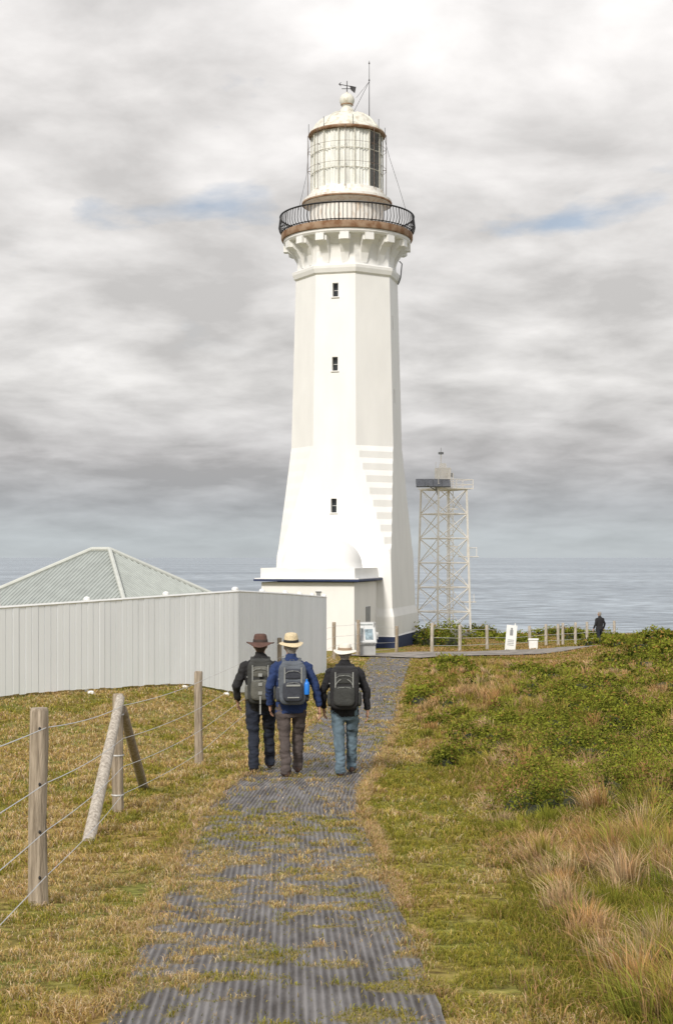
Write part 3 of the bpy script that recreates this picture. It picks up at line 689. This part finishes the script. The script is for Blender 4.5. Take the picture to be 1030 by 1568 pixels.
def rfence():
    E=empty('path_side_fence'); m=MB();w=MB()
    P=[(4.36,65,1.25),(5.76,66.5,1.15),(7.29,69,1.1),(8.86,72,1.0),(10.1,74.5,1.0),(11.1,75.5,1.05),(11.9,76.5,1.05),(12.2,76.8,1.1),(13.0,77.5,1.1),(13.8,78.5,1.1),(15.6,80,1.1)]
    for p in P: post(m,*p[:2],p[2]+.1,.08)
    m.build('posts',[woodl],E,smooth=True)
    for hf in (.9,.55,.25):
        for a,b in zip(P[:-1],P[1:]): w.rod((a[0],a[1]-.06,T(a[0],a[1])+a[2]*hf),(b[0],b[1]-.06,T(b[0],b[1])+b[2]*hf),.010,n=4)
    w.build('wires',wirem,E)
rfence()
# ---------------------------------------------------------------- signs
def signs():
    x,y=1.25,60.5; z=T(x,y); E=empty('information_sign',(x,y,z),math.radians(8))
    m=MB(); R=Matrix.Rotation(math.radians(-28),3,'X')
    for s in (-.36,.36): m.rod((s,.1,-.1),(s,.1,1.45),.03,n=8)
    c=Vector((0,0,1.0)); m.box(c,(.86,.05,1.0),0,R)
    for s in (-.36,.36): m.rod((s,.1,1.3),(s,.25,0),.025,n=6)
    m.box((0,.05,.28),(.8,.3,.45),0)
    m.build('frame_and_base',mat('sign_grey',(.42,.43,.43),.6,5,.1),E)
    p=MB(); p.box(c+R@Vector((0,-.03,0)),(.76,.012,.9),0,R)
    p.box(c+R@Vector((.12,-.04,-.1)),(.34,.008,.5),1,R); p.box(c+R@Vector((-.22,-.04,.05)),(.2,.008,.3),2,R); p.box(c+R@Vector((0,-.04,.36)),(.6,.008,.07),2,R)
    for i in range(6): p.box(c+R@Vector((-.22,-.04,-.16-.045*i)),(.22,.008,.018),3,R)
    p.build('panel',[mat('panel_white',(.62,.64,.65),.3,4,.04),mat('panel_photo_blue',(.25,.33,.38),.3,6,.5),mat('panel_photo_grey',(.32,.35,.35),.3,6,.4),grey],E)
    x,y=8.27,67.5; z=T(x,y); E=empty('warning_sign',(x,y,z),math.radians(-8)); m=MB(); R=Matrix.Rotation(math.radians(5),3,'Y')
    m.box(Vector((0,0,.62)),(.50,.04,1.2),0,R); m.rod((.15,.05,-.1),(.2,.05,1.3),.035,n=8,mi=0)
    m.box(R@Vector((0,-.03,.25))+Vector((0,0,.62)),(.14,.01,.26),1,R); m.sup(R@Vector((0,-.035,.44))+Vector((0,0,.62)),(.05,.012,.05),1,10,6,1)
    for i in range(4): m.box(R@Vector((0,-.03,-.1-.08*i))+Vector((0,0,.62)),(.30,.01,.02),1,R)
    m.build('board_and_post',[whitem,grey],E)
    x,y=9.75,70.5; z=T(x,y); E=empty('utility_box',(x,y,z),math.radians(-10)); m=MB()
    m.box((0,0,.22),(.42,.4,.5)); m.box((0,0,.49),(.5,.48,.06)); m.box((0,-.21,.22),(.30,.02,.3)); m.build('cabinet',whitem,E)
    x,y=2.0,61.5; z=T(x,y); E=empty('marker_plaque',(x-.35,y,z)); m=MB(); m.rod((0,0,0),(0,0,.8),.03,n=8); m.box((0,-.05,.85),(.3,.03,.3)); m.build('plaque',whitem,E)
signs()
# ---------------------------------------------------------------- people
skin=mat('skin',(.52,.30,.21),.55,20,.1); hairg=mat('grey_hair',(.30,.27,.24),.8,60,.4,.5,90); hairb=mat('brown_hair',(.09,.06,.04),.8,60,.4,.5,90)
shoe=mat('brown_leather',(.10,.06,.045),.6,20,.3)
def fabric(n,c,v=.22,r=.9): return mat(n,c,r,7,v,.5,28)
def person(name,x,y,H,yaw,jk,tr,hr,hat=None,pack=None,legs=None,arms=None,voxel=.009,shoem=None,seed=0,width=1.0):
    s=H/1.76; E=empty(name,(x,y,T(x,y)+.018),yaw)
    b=MB() # mats: 0 jacket 1 trousers 2 skin 3 hair 4 shoe
    W=width
    b.loft([((0,.0,.80),.182*W,.134),((0,.0,.84),.187*W,.139),((0,0,.93),.182*W,.134),((0,.005,1.03),.178*W,.126),((0,.0,1.15),.188*W,.127),((0,-.005,1.27),.200*W,.131),((0,-.012,1.36),.200*W,.120),((0,-.018,1.43),.168*W,.098),((0,-.015,1.475),.105,.080),((0,-.005,1.515),.074,.074),((0,.0,1.54),.070,.070)],28,0)
    b.loft([((0,0,.74),.155*W,.105),((0,0,.82),.168*W,.120),((0,0,.93),.160*W,.115)],24,1)
    b.loft([((0,-.005,1.44),.058,.060),((0,.0,1.50),.056,.060),((0,.012,1.58),.058,.062)],16,2)
    b.sup((0,.015,1.640),(.080,.098,.112),1,24,16,2); b.loft([((0,.05,1.550),.040,.047),((0,.045,1.585),.058,.060),((0,.04,1.63),.068,.067)],16,2)
    b.loft([((0,.110,1.655),.008,.010),((0,.123,1.625),.015,.016),((0,.110,1.612),.014,.012)],10,2)
    b.sup((0,.100,1.585),(.026,.014,.010),1,10,6,2)
    for sg in (-1,1): b.sup((sg*.083,.01,1.630),(.011,.021,.034),1,10,8,2); b.sup((sg*.03,.098,1.665),(.022,.018,.010),1,10,6,2)
    b.sup((0,-.010,1.660),(.086,.094,.104),1,24,14,3); b.loft([((0,-.050,1.555),.048,.030),((0,-.050,1.59),.066,.046),((0,-.035,1.65),.078,.06)],14,3)
    legs=legs or {}
    for sg,key in ((-1,'L'),(1,'R')):
        fx,fy,fz,pitch=legs.get(key,(.10*sg,0,0,0))
        hip=Vector((.090*sg*W,0,.86)); ank=Vector((fx,fy,.085+fz)); kn=(hip+ank)/2+Vector((0,.035+.10*max(0,(fz*5)),0)); kn.z=.475+fz*.4
        cal=(kn+ank)/2+Vector((0,-.02,0)); th=(hip+kn)/2+Vector((sg*.008,.0,0))
        b.loft([(hip+Vector((0,0,.05)),.090,.097),(hip,.097,.107),(th,.090,.097),(kn+Vector((0,0,.05)),.074,.080),(kn,.071,.076),(cal+Vector((0,0,.05)),.071,.077),(cal,.069,.075),(ank+Vector((0,-.005,.07)),.067,.076),(ank+Vector((0,-.01,.01)),.070,.084),(ank+Vector((0,-.01,-.035)),.066,.082)],20,1)
        P=Matrix.Rotation(-pitch,3,'X'); an2=Matrix.Rotation(-sg*.12,3,'Z')
        def f(v): return ank+P@(an2@Vector(v))
        b.loft([(f((0,-.085,-.035)),.028,.030),(f((0,-.07,-.035)),.038,.042),(f((0,-.02,-.030)),.042,.050),(f((0,.05,-.040)),.044,.042),(f((sg*.005,.11,-.052)),.048,.030),(f((sg*.005,.155,-.058)),.040,.024),(f((sg*.004,.178,-.06)),.022,.016)],16,4)
        b.loft([(f((0,0,-.03)),.044,.05),(f((0,0,.05)),.046,.05)],12,4)
    arms=arms or {}
    hands=MB()
    for sg,key in ((-1,'L'),(1,'R')):
        ex,ey,wx,wy,wz=arms.get(key,(.265,-.04,.285,.06,.885))
        sh=Vector((.175*sg*W,-.012,1.385)); el=Vector((ex*sg*W,ey,1.125)); wr=Vector((wx*sg*W,wy,wz))
        b.loft([(sh+Vector((-sg*.03,0,.012)),.062,.066),(sh+Vector((sg*.025,0,-.02)),.068,.070),((sh*.6+el*.4),.064,.067),((sh*.2+el*.8),.056,.060),(el,.055,.057),(el*.55+wr*.45,.050,.052),(el*.12+wr*.88,.043,.046),(wr,.042,.045)],16,0)
        d=(wr-el).normalized(); b.loft([(wr-d*.03,.026,.030),(wr+d*.035,.024,.032)],12,2)
        M=Vector((0,0,-1)).rotation_difference(d).to_matrix()
        c=wr+d*.02
        def g(v): return c+M@Vector((v[0]*sg,v[1],v[2]))
        hands.loft([(g((0,0,.01)),.020,.026),(g((0,.002,-.02)),.017,.034),(g((-.002,.0,-.055)),.016,.042),(g((-.004,0,-.085)),.012,.040)],14,0)
        for i,(oy,ln) in enumerate([(.031,.070),(.011,.080),(-.010,.074),(-.030,.058)]):
            hands.loft([(g((-.004,oy*.9,-.075)),.009,.009),(g((-.006,oy,-.09)),.0085,.0085),(g((-.014,oy*1.05,-.09-ln*.42)),.008,.008),(g((-.030,oy*1.05,-.09-ln*.72)),.0072,.0072),(g((-.046,oy,-.09-ln*.9)),.0055,.0055)],8,0)
        hands.loft([(g((-.004,.026,-.02)),.012,.012),(g((-.010,.045,-.045)),.0115,.0115),(g((-.018,.055,-.072)),.010,.010),(g((-.024,.056,-.095)),.007,.007)],8,0)
    ob=b.build('tmp',[jk,tr,skin,hr,shoem or shoe])
    bv=BVHTree.FromPolygons([Vector(v) for v in b.v],b.f)
    md=ob.modifiers.new('r','REMESH'); md.mode='VOXEL'; md.voxel_size=voxel; 
    m2=ob.modifiers.new('s','SMOOTH'); m2.iterations=3; m2.factor=.5
    dg=bpy.context.evaluated_depsgraph_get(); me=bpy.data.meshes.new_from_object(ob.evaluated_get(dg)); bpy.data.objects.remove(ob)
    nv=len(me.vertices); co=np.empty(nv*3,np.float32); me.vertices.foreach_get('co',co); no=np.empty(nv*3,np.float32); me.vertices.foreach_get('normal',no); co=co.reshape(-1,3);no=no.reshape(-1,3)
    disp=np.empty(nv,np.float32)
    for i in range(nv):
        p=co[i]; near=bv.find_nearest(Vector(p)); mi=b.m[near[2]] if near[2] is not None else 0
        if mi==0: a=.013*mnoise.noise(Vector((p[0]*8+seed,p[1]*8,p[2]*13)))+.008*mnoise.noise(Vector((p[0]*18+seed,p[1]*18,p[2]*30)))
        elif mi==1: a=.015*mnoise.noise(Vector((p[0]*7+seed,p[1]*7,p[2]*11)))+.011*mnoise.noise(Vector((p[0]*13,p[1]*13+seed,p[2]*(34 if p[2]<.35 else 22))))
        else: a=0
        disp[i]=a
    co=co+no*disp[:,None]
    polys=[tuple(p.vertices) for p in me.polygons]
    fm=MB(); fm.v=[tuple(float(q) for q in c_) for c_ in co]; fm.f=polys
    ms=[]
    for p in polys:
        c_=co[list(p)].mean(0); nr=bv.find_nearest(Vector(c_)); ms.append(b.m[nr[2]])
    fm.m=ms; fm.add(hands.v,hands.f,2)
    fm.build('body',[jk,tr,skin,hr,shoem or shoe],E,smooth=True)
    eyes=MB()
    for sg in (-1,1): eyes.sup((sg*.03,.102,1.645),(.012,.010,.009),1,10,8,0); eyes.sup((sg*.03,.111,1.645),(.005,.003,.005),1,8,6,1)
    eyes.sup((0,.108,1.585),(.020,.008,.003),1,8,5,2)
    eyes.build('face_details',[whitem,black,mat('lips',(.35,.14,.12),.5)],E,smooth=True)
    if hat:
        hm,bm,br,ch,z0,tilt=hat; h=MB()
        wv=lambda a,r:(.018*math.cos(2*a)+.008*math.cos(3*a+1+seed))*max(0,(r-.10))/.07
        sag=-.018
        h.lathe([(0,ch-.026),(.03,ch-.016),(.055,ch),(.074,ch-.008),(.085,ch*.72),(.093,ch*.3),(.098,.012),(.103,.003),(.13,.004+sag*.35),(br,.004+sag),(br+.004,0+sag),(br,-.005+sag),(.125,-.006+sag*.35),(.091,-.004),(.090,-.03)],40,sx=.98,sy=1.14,wave=wv)
        h.lathe([(.0995,.006),(.0985,.014),(.0955,.042),(.092,.044)],40,mi=1,sx=.99,sy=1.145)
        ho=h.build('hat',[hm,bm],E,smooth=True,angle=70); ho.location=(0,.01,z0); ho.rotation_euler=(tilt,0,0)
    if pack:
        pk,pk2,acc,w,hh,style=pack; p=MB(); yc=-.235; zc=1.185
        p.sup((0,yc,zc),(w/2,.115,hh/2),.42,36,24,0)
        p.sup((0,yc-.10,zc-hh*.17),(w*.37,.055,hh*.24),.5,28,16,1)
        p.sup((0,yc-.085,zc+hh*.24),(w*.34,.045,hh*.13),.5,24,12,1)
        p.sup((0,yc+.005,zc+hh*.44),(w*.40,.105,hh*.09),.6,24,12,0)
        for sg in (-1,1):
            p.sup((sg*w*.50,yc+.01,zc-hh*.25),(.035,.075,hh*.18),.6,16,12,1)
            p.box((sg*w*.30,yc-.118,zc+.02),(.014,.01,hh*.72),2)
            p.box((sg*w*.44,yc-.055,zc+hh*.12),(w*.16,.012,.016),2); p.box((sg*w*.44,yc-.055,zc-hh*.08),(w*.16,.012,.016),2)
            p.loft([((sg*.075,-.15,1.37),.03,.010),((sg*.092,-.11,1.45),.03,.010),((sg*.098,-.02,1.485),.03,.010),((sg*.102,.07,1.43),.03,.010),((sg*.11,.125,1.33),.028,.010),((sg*.14,.125,1.18),.022,.009),((sg*.175,.05,1.05),.014,.009),((sg*.165,-.12,.99),.012,.009)],8,0)
        for zz,ww in ((zc-hh*.17+hh*.18,w*.31),(zc+hh*.24+hh*.05,w*.28)):
            p.path([(-ww,yc-.125,zz-.02),(-ww*.6,yc-.150,zz+.012),(0,yc-.155,zz+.018),(ww*.6,yc-.150,zz+.012),(ww,yc-.125,zz-.02)],.004,5,2)
        p.path([(-.03,yc+.06,zc+hh*.49),(-.02,yc+.05,zc+hh*.56),(.02,yc+.05,zc+hh*.56),(.03,yc+.06,zc+hh*.49)],.007,6,0)
        if style=='oval':
            pts=[(.095*w/.36*math.sin(t)*1.2,yc-.150+.03*abs(math.sin(t))+.012*(1-math.cos(t)),zc-.01+.145*math.cos(t)) for t in np.linspace(.35,2*pi-.35,22)]
            p.path(pts,.006,6,2)
        if style=='loops':
            for zz in (-.13,-.02,.10): p.box((0,yc-.158,zc+zz),(.05,.012,.04),2)
            p.box((0,yc-.156,zc-.22),(.02,.01,.10),2); p.box((0,yc-.05,zc-hh*.5-.06),(.02,.01,.14),2)
        if style=='bars':
            p.box((0,yc-.158,zc-.01),(w*.5,.01,.022),2); p.box((0,yc-.158,zc-.16),(w*.42,.01,.014),2)
        p.build('backpack',[pk,pk2,acc],E,smooth=True,angle=50)
        if style=='bars':
            bo=MB(); bo.lathe([(0,0),(.034,.002),(.037,.02),(.037,.13),(.03,.15),(.016,.165),(.016,.19),(0,.192)],20,c=(w*.52-.01,yc-.085,zc-.13)); bo.build('water_bottle',mat('blue_bottle',(.02,.20,.70),.3,4,.1),E,smooth=True,angle=40)
    E.scale=(s,s,s); return E
dk=fabric('black_jacket',(.018,.018,.020)); bl=fabric('blue_jacket',(.016,.036,.12)); bk=fabric('black_fleece',(.013,.013,.016))
jn=fabric('dark_jeans',(.014,.019,.034)); kh=fabric('grey_brown_trousers',(.085,.068,.064)); lj=fabric('faded_jeans',(.12,.175,.22),.4)
brownhat=mat('brown_felt',(.10,.052,.040),.9,15,.2); straw=mat('straw',(.66,.55,.36),.8,60,.2,.5,90); bandk=mat('black_band',(.015,.015,.015),.8); cream=mat('cream_cotton',(.72,.69,.62),.9,12,.1,.3,30); bandb=mat('brown_band',(.30,.22,.15),.8)
gp=fabric('pack_grey_green',(.12,.12,.105)); gp2=fabric('pack_charcoal',(.045,.047,.045)); accg=mat('pack_webbing',(.30,.31,.30),.7); bg=fabric('pack_slate',(.11,.125,.15)); bg2=fabric('pack_dark_slate',(.045,.05,.065)); bp1=fabric('pack_black',(.022,.022,.024)); 
person('hiker_in_brown_hat',-.975,18.25,1.74,.05,dk,jn,hairb,hat=(brownhat,mat('hat_band_dark',(.04,.025,.02),.8),.185,.115,1.672,.0),pack=(gp2,gp,accg,.33,.56,'loops'),
  legs={'L':(-.085,-.12,.0,0),'R':(.125,.30,.0,0)},arms={'L':(.295,-.03,.285,.10,.92),'R':(.26,-.06,.275,-.02,.88)},seed=1,width=1.05)
person('hiker_in_blue_jacket',-.565,17.75,1.73,.10,bl,kh,hairg,hat=(straw,bandk,.152,.125,1.682,.08),pack=(bg,bg2,accg,.35,.53,'bars'),
  legs={'L':(-.075,-.14,.0,0),'R':(.10,.22,.0,0)},arms={'L':(.26,-.06,.25,.04,.90),'R':(.285,-.09,.325,-.08,.885)},seed=5,width=1.07)
person('hiker_in_white_hat',.105,17.85,1.64,-.03,bk,lj,hairg,hat=(cream,bandb,.155,.10,1.672,.06),pack=(bp1,gp2,accg,.39,.56,'oval'),
  legs={'L':(-.055,-.16,.0,0),'R':(.085,.20,.0,0)},arms={'L':(.285,-.03,.28,.05,.90),'R':(.28,-.04,.295,-.02,.885)},seed=9,width=1.03)
person('walker_in_dark_jacket',13.85,75,1.78,.6,dk,jn,hairg,legs={'L':(-.1,-.15,0,0),'R':(.1,.2,0,0)},voxel=.014,seed=3,width=1.25)
# ---------------------------------------------------------------- world
w=bpy.data.worlds.new('World'); sc.world=w; w.use_nodes=True; n=w.node_tree.nodes; l=w.node_tree.links; bg_=n['Background']
sunv=Vector((-.36,-.93,0)).normalized(); elev=math.radians(38)
sky=n.new('ShaderNodeTexSky'); sky.sky_type='NISHITA'; sky.sun_disc=False; sky.sun_elevation=elev; sky.sun_rotation=math.atan2(sunv.x,sunv.y)%(2*pi)
tc=n.new('ShaderNodeTexCoord'); sp=n.new('ShaderNodeSeparateXYZ'); l.new(tc.outputs['Generated'],sp.inputs[0])
def M(op,a,b=None,c=None):
    q=n.new('ShaderNodeMath'); q.operation=op
    for i,v in enumerate((a,b,c)):
        if v is None: continue
        if isinstance(v,(int,float)): q.inputs[i].default_value=v
        else: l.new(v,q.inputs[i])
    return q.outputs[0]
zz=M('MAXIMUM',sp.outputs[2],0.0)
zc=M('ADD',zz,.20); ux=M('DIVIDE',sp.outputs[0],zc); uy=M('DIVIDE',sp.outputs[1],zc)
cb=n.new('ShaderNodeCombineXYZ'); l.new(ux,cb.inputs[0]); l.new(uy,cb.inputs[1])
def NZ(s,d,r,off):
    mp=n.new('ShaderNodeMapping'); mp.inputs['Location'].default_value=off; l.new(cb.outputs[0],mp.inputs[0])
    q=n.new('ShaderNodeTexNoise'); q.inputs['Scale'].default_value=s; q.inputs['Detail'].default_value=d; q.inputs['Roughness'].default_value=r; q.inputs['Distortion'].default_value=.15; l.new(mp.outputs[0],q.inputs['Vector']); return q.outputs['Fac']
n1=NZ(3.8,8,.54,(3,1,0)); n2=NZ(1.1,5,.5,(7,2,3)); n3=NZ(3.0,8,.52,(4.4,6.2,9))
el=n.new('ShaderNodeValToRGB'); l.new(sp.outputs[2],el.inputs[0]); e=el.color_ramp.elements
e[0].position=0;e[0].color=(.50,.535,.55,1); e[1].position=1;e[1].color=(.86,.86,.88,1)
for p_,c_ in ((.014,(.50,.535,.55)),(.036,(.44,.455,.47)),(.07,(.55,.54,.54)),(.12,(.72,.705,.69)),(.20,(.78,.76,.745)),(.32,(.84,.815,.80))):
    k=e.new(p_); k.color=(*c_,1)
tot=M('ADD',M('MULTIPLY',n1,.65),M('MULTIPLY',n2,.35))
mr=n.new('ShaderNodeMapRange'); mr.inputs['From Min'].default_value=.38; mr.inputs['From Max'].default_value=.62; mr.inputs['To Min'].default_value=-.23; mr.inputs['To Max'].default_value=.25; l.new(tot,mr.inputs['Value'])
amp=M('MINIMUM',M('MULTIPLY_ADD',zz,12.0,.25),1.0)
mul=M('MULTIPLY_ADD',mr.outputs[0],amp,1.0)
sc1=n.new('ShaderNodeVectorMath'); sc1.operation='SCALE'; l.new(el.outputs[0],sc1.inputs[0]); l.new(M('MULTIPLY',mul,10.0),sc1.inputs['Scale'])
bm=n.new('ShaderNodeMapRange'); bm.inputs['From Min'].default_value=.60; bm.inputs['From Max'].default_value=.72; bm.inputs['To Max'].default_value=.62; l.new(n3,bm.inputs['Value'])
hi=n.new('ShaderNodeMapRange'); hi.inputs['From Min'].default_value=.14; hi.inputs['From Max'].default_value=.22; l.new(sp.outputs[2],hi.inputs['Value'])
mix=n.new('ShaderNodeMix'); mix.data_type='RGBA'; l.new(M('MULTIPLY',bm.outputs[0],hi.outputs[0]),mix.inputs['Factor']); l.new(sc1.outputs[0],mix.inputs['A']); l.new(sky.outputs[0],mix.inputs['B'])
l.new(mix.outputs['Result'],bg_.inputs['Color']); bg_.inputs['Strength'].default_value=.1
# sun
sd=bpy.data.lights.new('sun','SUN'); sd.energy=3.3; sd.angle=math.radians(10); sd.color=(1,.935,.84); so=bpy.data.objects.new('sun',sd); sc.collection.objects.link(so)
dirv=Vector((sunv.x*math.cos(elev),sunv.y*math.cos(elev),math.sin(elev))); so.rotation_euler=dirv.to_track_quat('Z','Y').to_euler(); so.location=(-20,-20,30)
# camera
cd=bpy.data.cameras.new('camera'); cam=bpy.data.objects.new('camera',cd); sc.collection.objects.link(cam); sc.camera=cam
cd.sensor_fit='VERTICAL'; cd.sensor_height=36; cd.sensor_width=24; cd.lens=50; cd.shift_y=69/1568; cd.clip_end=120000; cd.clip_start=.1
cam.location=(0,0,0); cam.rotation_euler=(math.radians(90),0,0)
sc.view_settings.view_transform='Standard'; sc.view_settings.look='None'; sc.view_settings.exposure=0; sc.view_settings.gamma=1
